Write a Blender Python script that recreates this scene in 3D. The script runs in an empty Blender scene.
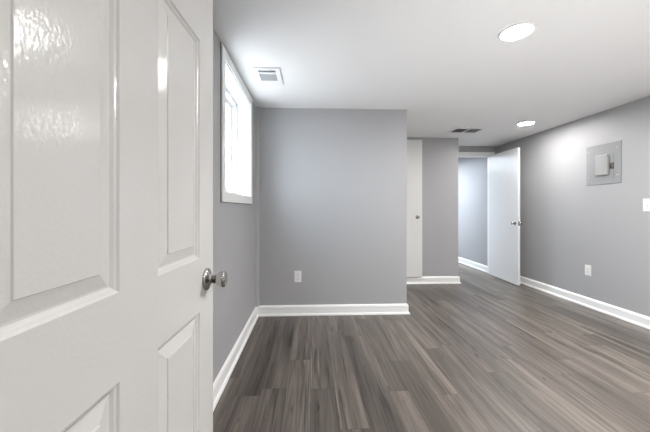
import bpy, bmesh, math
from mathutils import Vector, Matrix

# ------------------------------------------------------------------ camera, world, exposure
S = bpy.context.scene
COL = S.collection
PI = math.pi

H = 1.134                       # eye height
cam_d = bpy.data.cameras.new('camera')
cam = bpy.data.objects.new('camera', cam_d)
COL.objects.link(cam)
cam_d.sensor_width = 36.0
cam_d.lens = 301.1 / 650 * 36.0
cam.location = (0, 0, H)
cam.rotation_euler = (PI / 2, 0, -0.042)
cam_d.shift_x = (325 - 322.7) / 650
cam_d.shift_y = -(216 - 208.3) / 650
cam_d.clip_start = 0.01
S.camera = cam

LAMP_W = 62.0
LAMP2_W = 125.0                  # ceiling lamp radiance
NEAR_W = 540.0
HALL_W = 120.0
FAR_W = 700.0
SKY_W = 8.5
S.view_settings.view_transform = 'Standard'
S.view_settings.look = 'None'
S.view_settings.exposure = 1.05
S.view_settings.gamma = 1.0
S.view_settings.use_curve_mapping = False
try:
    S.cycles.diffuse_bounces = 8
    S.cycles.max_bounces = 12
    S.cycles.sample_clamp_indirect = 6.0
except Exception:
    pass

w = bpy.data.worlds.new('sky')
S.world = w
w.use_nodes = True
bg = w.node_tree.nodes['Background']
_n, _l = w.node_tree.nodes, w.node_tree.links
_tc = _n.new('ShaderNodeTexCoord')
_sp = _n.new('ShaderNodeSeparateXYZ')
_mr = _n.new('ShaderNodeMapRange')
_mr.inputs['From Min'].default_value = -0.12
_mr.inputs['From Max'].default_value = 0.02
_mc = _n.new('ShaderNodeMixRGB')
_mc.inputs['Color1'].default_value = (0.36, 0.38, 0.40, 1)      # ground outside
_mc.inputs['Color2'].default_value = (0.76, 0.90, 1.0, 1)       # bright overcast sky
_l.new(_tc.outputs['Generated'], _sp.inputs[0])
_l.new(_sp.outputs['Z'], _mr.inputs['Value'])
_l.new(_mr.outputs[0], _mc.inputs['Fac'])
_l.new(_mc.outputs[0], bg.inputs['Color'])
bg.inputs['Strength'].default_value = SKY_W

# added unseen spot near the floor, aimed up to brighten the ceiling
fl = bpy.data.lights.new('ceiling_fill', 'SPOT')
fl.energy = 56.0
fl.spot_size = math.radians(108)
fl.spot_blend = 1.0
fl.shadow_soft_size = 0.20
fl.color = (1.0, 0.985, 0.965)
fo = bpy.data.objects.new('ceiling_fill', fl)
COL.objects.link(fo)
fo.location = (1.25, 0.65, 0.15)
fo.rotation_euler = Vector((0.12, 0.50, 1.0)).to_track_quat('-Z', 'Y').to_euler()

# room measures (metres; eye stands at x=0, y=0)
XL, XR = -0.568, 3.203          # left / right wall
YB = 3.208                      # short back wall
XC = 1.041                      # its outside corner
YD, XD = 4.470, 2.244           # closet wall and its corner
YE = 5.042                      # wall with the far doorway
XF = 3.148                      # right wall of the room beyond
C = 2.198                       # ceiling
YF = 0.17                       # inner face of the front wall (behind the lens plane)

# ------------------------------------------------------------------ materials
def mat(name, col, rough=0.5, metal=0.0, spec=0.5, bump=None, emit=None, coat=0.0):
    m = bpy.data.materials.new(name)
    m.use_nodes = True
    nt = m.node_tree
    b = nt.nodes['Principled BSDF']
    b.inputs['Base Color'].default_value = (*col, 1)
    b.inputs['Roughness'].default_value = rough
    b.inputs['Metallic'].default_value = metal
    b.inputs['Specular IOR Level'].default_value = spec
    if coat:
        b.inputs['Coat Weight'].default_value = coat
        b.inputs['Coat Roughness'].default_value = 0.12
    if emit:
        b.inputs['Emission Color'].default_value = (*emit[0], 1)
        b.inputs['Emission Strength'].default_value = emit[1]
    if bump:                     # (scale xyz, strength, distance)
        tc = nt.nodes.new('ShaderNodeTexCoord')
        mp = nt.nodes.new('ShaderNodeMapping')
        mp.inputs['Scale'].default_value = bump[0]
        nz = nt.nodes.new('ShaderNodeTexNoise')
        nz.inputs['Scale'].default_value = 1.0
        nz.inputs['Detail'].default_value = 2.0
        bp = nt.nodes.new('ShaderNodeBump')
        bp.inputs['Strength'].default_value = bump[1]
        bp.inputs['Distance'].default_value = bump[2]
        nt.links.new(tc.outputs['Object'], mp.inputs['Vector'])
        nt.links.new(mp.outputs['Vector'], nz.inputs['Vector'])
        nt.links.new(nz.outputs['Fac'], bp.inputs['Height'])
        nt.links.new(bp.outputs['Normal'], b.inputs['Normal'])
    return m

WALL = mat('grey wall paint', (0.405, 0.403, 0.411), 0.55, bump=((220, 220, 220), 0.08, 0.002))
CEIL = mat('white ceiling paint', (0.86, 0.86, 0.86), 0.7)
TRIM = mat('white trim paint', (0.89, 0.89, 0.88), 0.3)
DOOR = mat('white gloss door paint', (0.76, 0.75, 0.73), 0.15, bump=((165, 165, 115), 0.20, 0.0022))
FLAT_DOOR = mat('white satin door paint', (0.78, 0.78, 0.78), 0.38)
CLOSET = mat('warm white door paint', (0.80, 0.80, 0.785), 0.4)
NICKEL = mat('polished nickel', (0.50, 0.485, 0.47), 0.09, 1.0)
PLASTIC = mat('white plastic', (0.82, 0.82, 0.81), 0.3)
SLOT = mat('dark slot', (0.02, 0.02, 0.02), 0.6)
VENTW = mat('white enamel', (0.80, 0.80, 0.81), 0.35)
DUCT = mat('dark duct', (0.03, 0.032, 0.035), 0.8)
LOUVRE = mat('grey louvre enamel', (0.42, 0.44, 0.45), 0.45)
PANELG = mat('grey panel enamel', (0.30, 0.305, 0.31), 0.35, 0.0, bump=((400, 400, 400), 0.05, 0.001))
PANELD = mat('light grey panel enamel', (0.36, 0.36, 0.355), 0.35)
LATCH = mat('dark latch metal', (0.14, 0.13, 0.12), 0.4, 0.6)
SCREW = mat('bright screw', (0.85, 0.85, 0.85), 0.25, 0.4)
DARKSTRIP = mat('dark casing strip', (0.10, 0.095, 0.09), 0.8)
LOUVREW = mat('pale louvre enamel', (0.36, 0.37, 0.38), 0.45)
VINYL = mat('white vinyl frame', (0.82, 0.83, 0.84), 0.35)
LAMP = mat('lamp diffuser', (0.9, 0.9, 0.9), 0.5, emit=((1.0, 0.98, 0.955), LAMP_W))
LAMP2 = mat('warm lamp diffuser', (0.9, 0.9, 0.9), 0.5, emit=((1.0, 0.98, 0.955), LAMP2_W))
FILLNEAR = mat('near fill diffuser', (0.9, 0.9, 0.9), 0.5, emit=((1.0, 0.98, 0.955), NEAR_W))
FILLHALL = mat('hall fill diffuser', (0.9, 0.9, 0.9), 0.5, emit=((1.0, 0.98, 0.955), HALL_W))
FILLFAR = mat('cool fill diffuser', (0.9, 0.9, 0.9), 0.5, emit=((0.80, 0.90, 1.0), FAR_W))

GLASS = bpy.data.materials.new('window glass')
GLASS.use_nodes = True
nt = GLASS.node_tree
nt.nodes.clear()
o_ = nt.nodes.new('ShaderNodeOutputMaterial')
mx = nt.nodes.new('ShaderNodeMixShader')
tr = nt.nodes.new('ShaderNodeBsdfTransparent')
gl = nt.nodes.new('ShaderNodeBsdfGlossy')
gl.inputs['Roughness'].default_value = 0.02
mx.inputs[0].default_value = 0.06
nt.links.new(tr.outputs[0], mx.inputs[1])
nt.links.new(gl.outputs[0], mx.inputs[2])
nt.links.new(mx.outputs[0], o_.inputs[0])

def floor_material():
    m = bpy.data.materials.new('grey vinyl plank')
    m.use_nodes = True
    nt = m.node_tree
    N, L = nt.nodes, nt.links
    b = N['Principled BSDF']
    def math_(op, a, b_=None):
        n = N.new('ShaderNodeMath')
        n.operation = op
        for i, v in enumerate((a, b_)):
            if v is None:
                continue
            if isinstance(v, (int, float)):
                n.inputs[i].default_value = v
            else:
                L.new(v, n.inputs[i])
        return n.outputs[0]
    tc = N.new('ShaderNodeTexCoord')
    sp = N.new('ShaderNodeSeparateXYZ')
    L.new(tc.outputs['Object'], sp.inputs[0])
    PW, PL = 0.152, 1.22
    xs = math_('DIVIDE', math_('ADD', sp.outputs['X'], 10.03), PW)
    row = math_('FLOOR', xs)
    fx = math_('FRACT', xs)
    wn = N.new('ShaderNodeTexWhiteNoise')
    wn.noise_dimensions = '1D'
    L.new(row, wn.inputs['W'])
    ys = math_('ADD', math_('DIVIDE', math_('ADD', sp.outputs['Y'], 20.0), PL), wn.outputs['Value'])
    idx = math_('FLOOR', ys)
    fy = math_('FRACT', ys)
    cb = N.new('ShaderNodeCombineXYZ')
    L.new(row, cb.inputs[0])
    L.new(idx, cb.inputs[1])
    w2 = N.new('ShaderNodeTexWhiteNoise')
    w2.noise_dimensions = '2D'
    L.new(cb.outputs[0], w2.inputs['Vector'])
    tone = w2.outputs['Value']
    # grain: noise stretched along the plank, shifted per plank
    def grain(sx, sy, det, dist, seed):
        c = N.new('ShaderNodeCombineXYZ')
        L.new(math_('ADD', math_('MULTIPLY', sp.outputs['X'], sx), math_('MULTIPLY', tone, 37.0 + seed)), c.inputs[0])
        L.new(math_('ADD', math_('MULTIPLY', sp.outputs['Y'], sy), math_('MULTIPLY', tone, 91.0)), c.inputs[1])
        c.inputs[2].default_value = seed
        n = N.new('ShaderNodeTexNoise')
        n.inputs['Scale'].default_value = 1.0
        n.inputs['Detail'].default_value = det
        n.inputs['Distortion'].default_value = dist
        L.new(c.outputs[0], n.inputs['Vector'])
        return n.outputs['Fac']
    g1 = grain(11.0, 0.55, 4.0, 0.5, 1.0)      # broad streaks
    g2 = grain(120.0, 2.2, 4.0, 0.3, 5.0)      # fine grain
    g3 = grain(48.0, 5.5, 1.0, 0.8, 9.0)      # dark checks and knots
    v = math_('ADD', math_('MULTIPLY', math_('SUBTRACT', g1, 0.5), 1.15),
              math_('MULTIPLY', math_('SUBTRACT', g2, 0.5), 0.85))
    v = math_('ADD', v, math_('MULTIPLY', math_('SUBTRACT', tone, 0.5), 0.26))
    v = math_('ADD', v, 0.5)
    g4 = grain(26.0, 1.3, 2.0, 1.0, 17.0)     # dark heartwood streaks
    dk = N.new('ShaderNodeMapRange')
    dk.inputs['From Min'].default_value = 0.54
    dk.inputs['From Max'].default_value = 0.74
    L.new(g4, dk.inputs['Value'])
    v = math_('SUBTRACT', v, math_('MULTIPLY', dk.outputs[0], 0.36))
    v = math_('ADD', v, 0.02)
    rp = N.new('ShaderNodeValToRGB')
    e = rp.color_ramp.elements
    e[0].position, e[0].color = 0.0, (0.030, 0.025, 0.022, 1)
    e[1].position, e[1].color = 1.0, (0.272, 0.234, 0.201, 1)
    mid = rp.color_ramp.elements.new(0.5)
    mid.color = (0.112, 0.0945, 0.081, 1)
    L.new(v, rp.inputs['Fac'])
    kn = N.new('ShaderNodeMapRange')
    kn.inputs['From Min'].default_value = 0.70
    kn.inputs['From Max'].default_value = 0.77
    L.new(g3, kn.inputs['Value'])
    mk = N.new('ShaderNodeMixRGB')
    mk.inputs['Color2'].default_value = (0.028, 0.022, 0.020, 1)
    L.new(math_('MULTIPLY', kn.outputs[0], 0.8), mk.inputs['Fac'])
    L.new(rp.outputs['Color'], mk.inputs['Color1'])
    # thin joints
    jx = math_('MAXIMUM', math_('LESS_THAN', fx, 0.012), math_('GREATER_THAN', fx, 0.988))
    jy = math_('LESS_THAN', fy, 0.0025)
    j = math_('MAXIMUM', jx, jy)
    mj = N.new('ShaderNodeMixRGB')
    mj.inputs['Color2'].default_value = (0.030, 0.025, 0.022, 1)
    L.new(math_('MULTIPLY', j, 0.55), mj.inputs['Fac'])
    L.new(mk.outputs[0], mj.inputs['Color1'])
    L.new(mj.outputs[0], b.inputs['Base Color'])
    b.inputs['Roughness'].default_value = 0.36
    b.inputs['Specular IOR Level'].default_value = 0.5
    bp = N.new('ShaderNodeBump')
    bp.inputs['Strength'].default_value = 0.12
    bp.inputs['Distance'].default_value = 0.002
    L.new(math_('SUBTRACT', g2, j), bp.inputs['Height'])
    L.new(bp.outputs['Normal'], b.inputs['Normal'])
    return m
FLOOR = floor_material()

# ------------------------------------------------------------------ mesh helpers
def box(bm, x0, x1, y0, y1, z0, z1):
    r = bmesh.ops.create_cube(bm, size=1.0)
    for v in r['verts']:
        v.co = Vector((x0 + (v.co.x + .5) * (x1 - x0), y0 + (v.co.y + .5) * (y1 - y0), z0 + (v.co.z + .5) * (z1 - z0)))
    return r['verts']

def bev_box(bm, x0, x1, y0, y1, z0, z1, r=0.002, seg=2):
    t = bmesh.new()
    box(t, x0, x1, y0, y1, z0, z1)
    bmesh.ops.bevel(t, geom=t.edges[:], offset=r, segments=seg, affect='EDGES', profile=0.5)
    me = bpy.data.meshes.new('tmp')
    t.to_mesh(me)
    t.free()
    bm.from_mesh(me)
    bpy.data.meshes.remove(me)

def lathe(bm, prof, axis, origin, seg=32):
    """prof: (radius, height) pairs; axis: unit vector; caps where radius is 0."""
    a = Vector(axis).normalized()
    u = a.orthogonal().normalized()
    v = a.cross(u)
    rings = []
    for r, h in prof:
        base = Vector(origin) + a * h
        if r < 1e-6:
            rings.append([bm.verts.new(base)])
        else:
            rings.append([bm.verts.new(base + (u * math.cos(2 * PI * k / seg) + v * math.sin(2 * PI * k / seg)) * r) for k in range(seg)])
    for p, q in zip(rings, rings[1:]):
        for k in range(seg):
            k2 = (k + 1) % seg
            if len(p) == 1 and len(q) == 1:
                continue
            if len(p) == 1:
                bm.faces.new((p[0], q[k2], q[k]))
            elif len(q) == 1:
                bm.faces.new((p[k], p[k2], q[0]))
            else:
                bm.faces.new((p[k], p[k2], q[k2], q[k]))
    bmesh.ops.recalc_face_normals(bm, faces=bm.faces[:])

def obj(name, bm, m, parent=None, smooth=False, kind=None):
    me = bpy.data.meshes.new(name)
    bm.to_mesh(me)
    bm.free()
    me.materials.append(m)
    if smooth:
        for p in me.polygons:
            p.use_smooth = True
        me.set_sharp_from_angle(angle=math.radians(40))
    o = bpy.data.objects.new(name, me)
    COL.objects.link(o)
    if parent:
        o.parent = parent
    if kind:
        o['kind'] = kind
    return o

def tag(o, label, cat, group=None, kind=None):
    o['label'] = label
    o['category'] = cat
    if group:
        o['group'] = group
    if kind:
        o['kind'] = kind
    return o

def empty(name, loc, rotz=0.0):
    o = bpy.data.objects.new(name, None)
    o.empty_display_size = 0.05
    COL.objects.link(o)
    o.location = loc
    o.rotation_euler = (0, 0, rotz)
    return o

def struct(name, m, label, cat, *boxes):
    bm = bmesh.new()
    for b in boxes:
        box(bm, *b)
    o = obj(name, bm, m)
    return tag(o, label, cat, kind='structure')

# ------------------------------------------------------------------ room shell
T = 0.11
Y0 = -1.7                                   # end of the hall behind the doorway
Y9 = 8.0                                    # end of the room beyond
WZ0, WZ1, WY0, WY1 = 1.235, 2.125, 2.000, 2.870     # window opening
struct('floor', FLOOR, 'grey brown wood look plank flooring running away from the front', 'floor', (XL - 0.3, XR + 0.3, Y0 - T, Y9 + T, -0.08, 0.0))
struct('ceiling', CEIL, 'smooth white painted ceiling', 'ceiling', (XL - 0.3, XR + 0.3, Y0 - T, Y9 + T, C, C + 0.1))
WT = 0.30
struct('wall_left', WALL, 'grey wall with the window, behind the panelled door', 'wall',
       (XL - WT, XL, YF - 0.12, WY0, 0, C), (XL - WT, XL, WY1, YB + T, 0, C),
       (XL - WT, XL, WY0, WY1, 0, WZ0), (XL - WT, XL, WY0, WY1, WZ1, C))
struct('wall_back', WALL, 'short grey back wall with a low outlet, facing the viewer', 'wall',
       (XL, XC, YB, YB + T, 0, C), (XC - T, XC, YB + T, YD, 0, C))
struct('wall_closet', WALL, 'recessed grey wall with the flush closet door', 'wall',
       (XC - T, XD, YD, YD + T, 0, C), (XD - T, XD, YD + T, YE + T, 0, C))
OX0, OX1, OZ = 2.30, 3.110, 2.030            # far doorway
struct('wall_doorway', WALL, 'grey wall with the open far doorway', 'wall',
       (XD, OX0, YE, YE + T, 0, C), (OX1, XR, YE, YE + T, 0, C), (OX0, OX1, YE, YE + T, OZ, C))
struct('wall_right', WALL, 'long grey right wall with the electrical panel', 'wall', (XR, XR + T, YF - 0.12, YE + T, 0, C))
struct('wall_beyond', WALL, 'grey wall of the room seen through the far doorway', 'wall', (XF, XF + T, YE + T, Y9, 0, C))
struct('wall_far', WALL, 'end wall of the room beyond the far doorway', 'wall', (1.0, XF, Y9, Y9 + T, 0, C))
struct('wall_inner', WALL, 'inner wall of the room beyond the far doorway', 'wall', (1.0 - T, 1.0, YE + T, Y9, 0, C),
       (1.0, XD - T, YE, YE + T, 0, C))
FX0, FX1 = -0.345, 0.46                      # front doorway, around the lens
struct('wall_front', WALL, 'front wall around the doorway where the viewer stands', 'wall',
       (XL, FX0, YF - 0.12, YF, 0, C), (FX1, XR, YF - 0.12, YF, 0, C), (FX0, FX1, YF - 0.12, YF, 2.06, C))
struct('wall_hall', WALL, 'walls of the hall behind the viewer', 'wall',
       (XL - T, XL, Y0, YF - 0.12, 0, C), (1.2, 1.2 + T, Y0, YF - 0.12, 0, C), (XL, 1.2, Y0 - T, Y0, 0, C))

# ------------------------------------------------------------------ baseboards: profile swept along a plan polyline
BP = [(0, 0), (0.030, 0), (0.030, 0.009), (0.025, 0.018), (0.016, 0.022), (0.016, 0.086), (0.012, 0.097), (0.006, 0.104), (0, 0.107)]
def baseboard(name, pts, label):
    """pts in plan, room on the LEFT of the walking direction."""
    bm = bmesh.new()
    P = [Vector((p[0], p[1])) for p in pts]
    rings = []
    for i, p in enumerate(P):
        dirs = []
        if i > 0:
            dirs.append((P[i] - P[i - 1]).normalized())
        if i < len(P) - 1:
            dirs.append((P[i + 1] - P[i]).normalized())
        ns = [Vector((-d.y, d.x)) for d in dirs]
        if len(ns) == 2:
            n = ns[0] + ns[1]
            n = n / (1 + ns[0].dot(ns[1]))
        else:
            n = ns[0]
        rings.append([bm.verts.new((p.x + n.x * o, p.y + n.y * o, z)) for o, z in BP])
    for a, b in zip(rings, rings[1:]):
        for k in range(len(BP)):
            k2 = (k + 1) % len(BP)
            bm.faces.new((a[k], b[k], b[k2], a[k2]))
    bm.faces.new(rings[0])
    bm.faces.new(list(reversed(rings[-1])))
    bmesh.ops.recalc_face_normals(bm, faces=bm.faces[:])
    return tag(obj(name, bm, TRIM), label, 'baseboard', kind='structure')

baseboard('baseboard_left', [(XL, YB), (XL, YF)], 'white baseboard along the window wall')
baseboard('baseboard_back', [(XC, YD), (XC, YB), (XL, YB)], 'white baseboard along the short back wall and round its corner')
baseboard('baseboard_recess', [(XD, YE), (XD, YD), (XC, YD)], 'white baseboard under the closet door')
baseboard('baseboard_right', [(XR, YF), (XR, YE)], 'long white baseboard along the right wall')
baseboard('baseboard_beyond', [(XF, YE + T), (XF, Y9)], 'white baseboard seen through the far doorway')

# painted corner bead in the back left corner
bm = bmesh.new()
R = 0.036
arc = [(XL, YB), (XL + R, YB)] + [(XL + R * math.cos(a), YB - R * math.sin(a)) for a in [PI / 2 * k / 6 for k in range(1, 6)]] + [(XL, YB - R)]
lo = [bm.verts.new((x, y, 0.105)) for x, y in arc]
hi = [bm.verts.new((x, y, C)) for x, y in arc]
n = len(arc)
for k in range(n):
    bm.faces.new((lo[k], lo[(k + 1) % n], hi[(k + 1) % n], hi[k]))
bm.faces.new(lo)
bm.faces.new(hi)
bmesh.ops.recalc_face_normals(bm, faces=bm.faces[:])
tag(obj('trim_1', bm, WALL, smooth=True), 'grey painted quarter round in the back left corner', 'trim', kind='structure')

# ------------------------------------------------------------------ window
CW = 0.068                                   # casing width
win = tag(empty('window_1', (XL, 2.4275, WZ0)), 'white framed high basement window filled with bright daylight', 'window', kind='structure')
wx, wy, wz = XL, 2.4275, WZ0
def wobj(name, bm, m, parent=win, smooth=False, abs_=True):
    if abs_:
        bmesh.ops.translate(bm, verts=bm.verts[:], vec=(-wx, -wy, -wz))
    return obj(name, bm, m, parent, smooth)
def ring_boxes(bm, x0, x1, y0, y1, z0, z1, wd, bev=0.003):
    """rectangular ring in the y-z plane, inner opening y0..y1, z0..z1, bar width wd."""
    bev_box(bm, x0, x1, y0 - wd, y0, z0 - wd, z1 + wd, bev)
    bev_box(bm, x0, x1, y1, y1 + wd, z0 - wd, z1 + wd, bev)
    bev_box(bm, x0, x1, y0, y1, z0 - wd, z0, bev)
    bev_box(bm, x0, x1, y0, y1, z1, z1 + wd, bev)
bm = bmesh.new()
ring_boxes(bm, XL + 0.003, XL + 0.013, WY0 + 0.008, WY1 - 0.008, WZ0 + 0.008, WZ1 - 0.008, CW)
wobj('casing', bm, TRIM)
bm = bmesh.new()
ring_boxes(bm, XL - 0.001, XL + 0.0035, WY0 + 0.008, WY1 - 0.008, WZ0 + 0.008, WZ1 - 0.008, CW + 0.004, 0.0005)  # dark strip behind the casing, edging just past its rim
wobj('casing_strip', bm, DARKSTRIP)
bm = bmesh.new()
JD = 0.20
box(bm, XL - JD, XL, WY0, WY0 + 0.012, WZ0, WZ1)
box(bm, XL - JD, XL, WY1 - 0.012, WY1, WZ0, WZ1)
box(bm, XL - JD, XL, WY0, WY1, WZ0, WZ0 + 0.012)
box(bm, XL - JD, XL, WY0, WY1, WZ1 - 0.012, WZ1)
wobj('jamb', bm, TRIM)
fx0, fx1 = XL - 0.19, XL - 0.115
y0, y1, z0, z1 = WY0 + 0.012, WY1 - 0.012, WZ0 + 0.012, WZ1 - 0.012
bm = bmesh.new()
ring_boxes(bm, fx0, fx1, y0 + 0.03, y1 - 0.03, z0 + 0.03, z1 - 0.03, 0.03)
wobj('window_frame', bm, VINYL)
ym = (y0 + y1) / 2
for (a, b_, xa) in ((y0 + 0.03, ym + 0.022, fx1 - 0.035), (ym - 0.022, y1 - 0.03, fx1 - 0.070)):
    bm = bmesh.new()
    ring_boxes(bm, xa, xa + 0.028, a + 0.036, b_ - 0.036, z0 + 0.066, z1 - 0.066, 0.036, 0.002)
    sash = wobj('sash', bm, VINYL)
    bm = bmesh.new()
    box(bm, xa + 0.011, xa + 0.015, a + 0.034, b_ - 0.034, z0 + 0.064, z1 - 0.064)
    wobj('pane', bm, GLASS, sash)

# ------------------------------------------------------------------ doors
def knob(parent, pos, axis, m=NICKEL, s=1.0):
    """tulip knob: rosette and knob head along axis from the door face."""
    bm = bmesh.new()
    pr = [(0, 0), (.0325, 0), (.0325, .003), (.031, .006), (.026, .0085), (.018, .0105), (.014, .013), (.0125, .018), (0, .018)]
    lathe(bm, [(r * s, h * s) for r, h in pr], axis, (0, 0, 0))
    ro = obj('rosette', bm, m, None, True)
    bm = bmesh.new()
    pr = [(0, .012), (.0105, .012), (.0105, .020), (.0120, .023), (.0155, .028), (.0190, .035), (.0218, .042), (.0235, .048), (.0238, .0515), (.0228, .0545), (.0195, .0568), (.011, .0582), (0, .0586)]
    lathe(bm, [(r * s, h * s) for r, h in pr], axis, (0, 0, 0))
    kn = obj('door_knob', bm, m, parent, True)
    kn.location = pos
    ro.parent = kn
    return kn

def hinge(parent, x, y, z):
    bm = bmesh.new()
    lathe(bm, [(0, -.045), (.006, -.045), (.006, .045), (0, .045)], (0, 0, 1), (x, y, z), 12)
    return obj('hinge', bm, NICKEL, parent, True)

# near door: six raised panels, open towards the left wall
DW, DT, DH = 0.762, 0.035, 2.03
ux = Vector((0.0331, 1.0, 0)).normalized()
ang = math.atan2(ux.y, ux.x)
edge = Vector((-0.3041, 0.9577, 0))
hin = edge - ux * DW
cols = [(0.105, 0.322), (0.442, 0.659)]
rows = [(0.235, 0.834), (0.984, 1.593), (1.700, 1.915)]
bm = bmesh.new()
xs = [0, cols[0][0], cols[0][1], cols[1][0], cols[1][1], DW]
zs = [0, rows[0][0], rows[0][1], rows[1][0], rows[1][1], rows[2][0], rows[2][1], DH]
grid = {}
for i, x in enumerate(xs):
    for k, z in enumerate(zs):
        for f, y in enumerate((0.0, DT)):
            grid[i, k, f] = bm.verts.new((x, y, z))
for i in range(5):
    for k in range(7):
        if i in (1, 3) and k in (1, 3, 5):
            continue
        bm.faces.new((grid[i, k, 0], grid[i + 1, k, 0], grid[i + 1, k + 1, 0], grid[i, k + 1, 0]))
        bm.faces.new((grid[i, k, 1], grid[i, k + 1, 1], grid[i + 1, k + 1, 1], grid[i + 1, k, 1]))
for k in range(7):
    bm.faces.new((grid[0, k, 0], grid[0, k + 1, 0], grid[0, k + 1, 1], grid[0, k, 1]))
    bm.faces.new((grid[5, k, 0], grid[5, k, 1], grid[5, k + 1, 1], grid[5, k + 1, 0]))
for i in range(5):
    bm.faces.new((grid[i, 0, 0], grid[i, 0, 1], grid[i + 1, 0, 1], grid[i + 1, 0, 0]))
    bm.faces.new((grid[i, 7, 0], grid[i + 1, 7, 0], grid[i + 1, 7, 1], grid[i, 7, 1]))
door1 = obj('door_1', bm, DOOR)
tag(door1, 'glossy white six panel door with round nickel knob, standing open in the left foreground', 'door', kind='structure')
door1.location = (hin.x, hin.y, 0.010)
door1.rotation_euler = (0, 0, ang)
PROF = [(0, 0), (.0035, .0035), (.0065, .0045), (.0075, .0050), (.0125, .0088), (.0160, .0088), (.0420, .0028), (.0432, .0006)]
for (xa, xb) in cols:
    for (za, zb) in rows:
        bm = bmesh.new()
        for side in (0, 1):
            prev = None
            for ins, dep in PROF:
                y = dep if side == 0 else DT - dep
                zb_ = za + ins * 0.90
                q = [bm.verts.new(c) for c in ((xa + ins, y, zb_), (xb - ins, y, zb_), (xb - ins, y, zb - ins), (xa + ins, y, zb - ins))]
                if prev:
                    for k in range(4):
                        f = (prev[k], prev[(k + 1) % 4], q[(k + 1) % 4], q[k])
                        bm.faces.new(f if side == 0 else f[::-1])
                prev = q
            bm.faces.new(prev if side == 0 else prev[::-1])
        obj('raised_panel', bm, DOOR, door1)
def door_local(px_world):
    d = Vector(px_world) - hin
    return d.dot(ux)
kx = DW - 0.056
knob(door1, (kx, 0, 0.915), (0, -1, 0))
knob(door1, (kx, DT, 0.915), (0, 1, 0))
bm = bmesh.new()
bev_box(bm, DW - 0.001, DW + 0.0015, DT / 2 - .0125, DT / 2 + .0125, .873, .930, .0005, 1)
obj('latch_plate', bm, NICKEL, door1)
for z in (0.20, 1.02, 1.82):
    hinge(door1, -0.004, -0.004, z)

# front doorway lining
bm = bmesh.new()
box(bm, FX0 - 0.019, FX0, YF - 0.125, YF + 0.002, 0, 2.06)
box(bm, FX1, FX1 + 0.019, YF - 0.125, YF + 0.002, 0, 2.06)
box(bm, FX0 - 0.019, FX1 + 0.019, YF - 0.125, YF + 0.002, 2.045, 2.06)
tag(obj('trim_2', bm, TRIM), 'white lining of the front doorway around the viewer', 'trim', kind='structure')

# far door: flush slab, open towards the right wall
h2 = Vector((3.0530, 5.020, 0))
e2 = Vector((3.0235, 4.262, 0))
u2 = (e2 - h2).normalized()
W2 = (e2 - h2).length
bm = bmesh.new()
bev_box(bm, 0, W2, 0, 0.035, 0, 2.012, 0.002, 1)
door2 = obj('door_2', bm, FLAT_DOOR)
tag(door2, 'flat white slab door standing open in the far doorway by the right wall', 'door', kind='structure')
door2.location = (h2.x, h2.y, 0.010)
door2.rotation_euler = (0, 0, math.atan2(u2.y, u2.x))   # local +y points towards +x (right wall)
knob(door2, (W2 - 0.062, 0, 0.904), (0, -1, 0), s=0.95)
knob(door2, (W2 - 0.062, 0.035, 0.904), (0, 1, 0), s=0.95)
bm = bmesh.new()
bev_box(bm, W2 - 0.001, W2 + 0.0015, .005, .030, .87, .93, .0005, 1)
obj('latch_plate', bm, NICKEL, door2)
for z in (0.2, 1.0, 1.82):
    hinge(door2, -0.004, 0.039, z)

# far doorway casing and jamb
bm = bmesh.new()
CO = 0.066
bev_box(bm, OX0 - CO + 0.012, OX0 + 0.004, YE - 0.014, YE, 0, OZ - 0.006, .003)
bev_box(bm, OX1 - 0.004, OX1 + CO - 0.018, YE - 0.014, YE, 0, OZ - 0.006, .003)
bev_box(bm, OX0 - CO + 0.012, OX1 + CO - 0.018, YE - 0.014, YE, OZ - 0.006, OZ + CO, .003)
box(bm, OX0 - 0.002, OX0 + 0.016, YE, YE + T, 0, OZ)
box(bm, OX1 - 0.004, OX1 + 0.002, YE, YE + T, 0, OZ)
box(bm, OX0, OX1, YE, YE + T, OZ - 0.008, OZ + 0.002)
tag(obj('trim_3', bm, TRIM), 'white casing and lining of the far doorway', 'trim', kind='structure')

# closet door: flush slab hung over the wall above the baseboard
bm = bmesh.new()
CX0, CX1 = 1.075, 1.672
bev_box(bm, 0, CX1 - CX0, -0.044, 0, 0, 2.157 - 0.108, 0.002, 1)
door3 = obj('door_3', bm, CLOSET)
tag(door3, 'narrow off-white closet door with a small knob, half hidden behind the back wall corner', 'door', kind='structure')
door3.location = (CX0, YD, 0.108)
knob(door3, (1.598 - CX0, -0.044, 1.003 - 0.108), (0, -1, 0), s=0.85)

# ------------------------------------------------------------------ ceiling lights
def ceiling_light(x, y, m, label, r=0.084):
    t = tag(empty('ceiling_light', (x, y, C)), label, 'ceiling light')
    bm = bmesh.new()
    lathe(bm, [(r - .002, -.004), (r, -.009), (r + .006, -.010), (r + .014, -.006), (r + .016, 0), (r - .002, 0), (r - .002, -.004)], (0, 0, 1), (0, 0, 0), 48)
    obj('trim_ring', bm, PLASTIC, t, True)
    bm = bmesh.new()
    lathe(bm, [(0, -.0065), (r * .6, -.0062), (r - .001, -.005), (r - .001, -.001), (0, -.001)], (0, 0, 1), (0, 0, 0), 48)
    obj('diffuser', bm, m, t, True)
    return t
ceiling_light(1.243, 1.762, LAMP, 'larger looking lit round ceiling light, nearer the viewer')
ceiling_light(2.697, 3.655, LAMP2, 'lit round ceiling light farther off, near the right wall and far doorway')
ceiling_light(2.20, 1.50, FILLNEAR, 'added unseen round ceiling light brightening the right wall and near door')  # added out of view to brighten the right wall and near door
ceiling_light(0.30, -0.80, FILLHALL, 'added unseen round ceiling light giving soft fill from the hall behind the viewer')  # added behind the viewer as soft fill through the front doorway
ceiling_light(2.10, 6.40, FILLFAR, 'added unseen cool round ceiling light brightening the room beyond the far doorway')  # added out of view to give the far room its cool light

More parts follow.
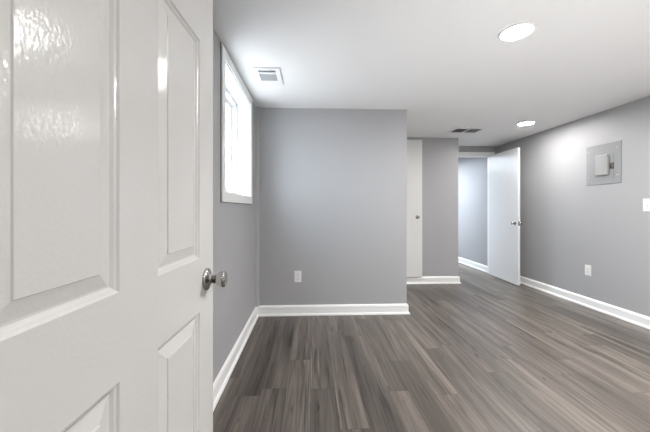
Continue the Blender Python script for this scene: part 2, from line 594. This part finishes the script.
# ------------------------------------------------------------------ ceiling vents
def vent(cx, cy, sx, sy, cells, label, slat_dir='x', pitch=0.0125, lm=LOUVRE, half=0.0058, tilt=28):
    """cells: openings (x0,x1,y0,y1) relative to the centre; frame is a plate with those holes."""
    t = tag(empty('ceiling_vent', (cx, cy, C)), label, 'air vent')
    xs = sorted({-sx / 2, sx / 2, *[c[0] for c in cells], *[c[1] for c in cells]})
    ys = sorted({-sy / 2, sy / 2, *[c[2] for c in cells], *[c[3] for c in cells]})
    bm = bmesh.new()
    for a, b_ in zip(xs, xs[1:]):
        for c, d in zip(ys, ys[1:]):
            mx_, my_ = (a + b_) / 2, (c + d) / 2
            if any(q[0] < mx_ < q[1] and q[2] < my_ < q[3] for q in cells):
                continue
            box(bm, a, b_, c, d, -0.010, -0.001)
    bmesh.ops.remove_doubles(bm, verts=bm.verts[:], dist=1e-5)
    obj('vent_frame', bm, VENTW, t)
    for q in cells:
        bm = bmesh.new()
        box(bm, q[0], q[1], q[2], q[3], -0.0015, -0.0008)
        back = obj('backing', bm, DUCT, t)
        bm = bmesh.new()
        n = max(1, int((q[3] - q[2]) / pitch))
        for k in range(n):
            y = q[2] + (k + .5) * (q[3] - q[2]) / n
            vs = box(bm, q[0], q[1], -half, half, -0.0005, 0.0005)
            bmesh.ops.rotate(bm, verts=vs, cent=(0, 0, 0), matrix=Matrix.Rotation(math.radians(30 if q[3] - q[2] < 0.05 else tilt), 3, 'X'))
            bmesh.ops.translate(bm, verts=vs, vec=(0, y, -0.0055))
        obj('louvers', bm, lm, t)
    return t
vent(-0.330, 2.440, 0.200, 0.310, [(-.070, .064, -.118, -.086), (-.070, .064, -.058, .066)],
     'small white rectangular air vent on the ceiling beside the window', lm=LOUVREW, half=0.0070, tilt=-24)
vent(2.120, 4.000, 0.410, 0.290, [(-.172, -.012, -.088, .112), (.012, .172, -.088, .112)],
     'wide ceiling air vent with two dark grilles, in front of the far doorway')

# ------------------------------------------------------------------ electrical panel on the right wall
ep = tag(empty('electrical_panel', (XR, 3.160, 1.397)), 'square grey metal electrical breaker panel cover on the right wall', 'electrical panel')
# local: x towards the wall (+) / room (-), y along the wall, z up
bm = bmesh.new()
bev_box(bm, -0.006, 0, -0.196, 0.196, 0, 0.440, 0.0015, 1)
obj('cover_plate', bm, PANELG, ep)
bm = bmesh.new()
bev_box(bm, -0.024, -0.005, -0.068, 0.070, 0.098, 0.318, 0.004, 2)
obj('raised_door', bm, PANELD, ep)
bm = bmesh.new()
bev_box(bm, -0.014, -0.005, -0.122, -0.080, 0.158, 0.222, 0.002, 1)
la = obj('latch', bm, LATCH, ep)
bm = bmesh.new()
lathe(bm, [(0, 0), (.008, 0), (.008, .005), (.006, .007), (0, .007)], (-1, 0, 0), (-0.013, -0.092, 0.182), 16)
obj('latch_button', bm, SLOT, la, True)
bm = bmesh.new()
box(bm, -0.0066, -0.0050, -0.1215, -0.1195, 0.055, 0.330)
obj('seam', bm, SLOT, ep)
for (y, z) in ((.165, .375), (-.155, .375), (.165, .085), (-.155, .085)):
    bm = bmesh.new()
    lathe(bm, [(0, 0), (.008, 0), (.0075, .002), (.005, .0035), (0, .004)], (-1, 0, 0), (-0.0058, y, z), 16)
    obj('screw', bm, SCREW, ep, True)

# ------------------------------------------------------------------ outlets and switch
def outlet(loc, rotz, label):
    """local: plate in x-z, faces -y, origin at the plate's bottom centre."""
    t = tag(empty('wall_outlet', loc, rotz), label, 'electrical outlet')
    bm = bmesh.new()
    bev_box(bm, -.0375, .0375, -.006, 0, 0, .120, .0025, 2)
    obj('cover_plate', bm, PLASTIC, t)
    for zc in (.040, .080):
        bm = bmesh.new()
        bev_box(bm, -.0165, .0165, -.0085, -.005, zc - .0145, zc + .0145, .0015, 2)
        r = obj('receptacle', bm, PLASTIC, t)
        bm = bmesh.new()
        box(bm, -.0075, -.0055, -.0089, -.0083, zc - .002, zc + .008)
        box(bm, .0055, .0075, -.0089, -.0083, zc - .002, zc + .008)
        box(bm, -.0025, .0025, -.0089, -.0083, zc - .010, zc - .006)
        obj('slots', bm, SLOT, r)
    bm = bmesh.new()
    lathe(bm, [(0, 0), (.003, 0), (.0025, .001), (0, .0012)], (0, -1, 0), (0, -.0058, .060), 12)
    obj('screw', bm, SCREW, t, True)
    return t
outlet((-0.129, YB, 0.350), 0, 'white duplex outlet low on the short back wall')
outlet((XR, 3.338, 0.360), -PI / 2, 'white outlet low on the right wall under the electrical panel')
sw = tag(empty('light_switch', (XR, 2.7265, 1.103), -PI / 2), 'white light switch plate at the right edge, on the right wall', 'light switch')
bm = bmesh.new()
bev_box(bm, -.0375, .0375, -.006, 0, 0, .124, .0025, 2)
obj('cover_plate', bm, PLASTIC, sw)
bm = bmesh.new()
bev_box(bm, -.005, .005, -.007, -.005, .050, .074, .0005, 1)
obj('switch_slot', bm, LOUVRE, sw)
bm = bmesh.new()
vs = box(bm, -.0038, .0038, -.018, -.004, .058, .068)
bmesh.ops.rotate(bm, verts=vs, cent=(0, -.004, .062), matrix=Matrix.Rotation(math.radians(-25), 3, 'X'))
obj('toggle', bm, PLASTIC, sw)
for z in (.032, .092):
    bm = bmesh.new()
    lathe(bm, [(0, 0), (.003, 0), (.0025, .001), (0, .0012)], (0, -1, 0), (0, -.0058, z), 12)
    obj('screw', bm, SCREW, sw, True)
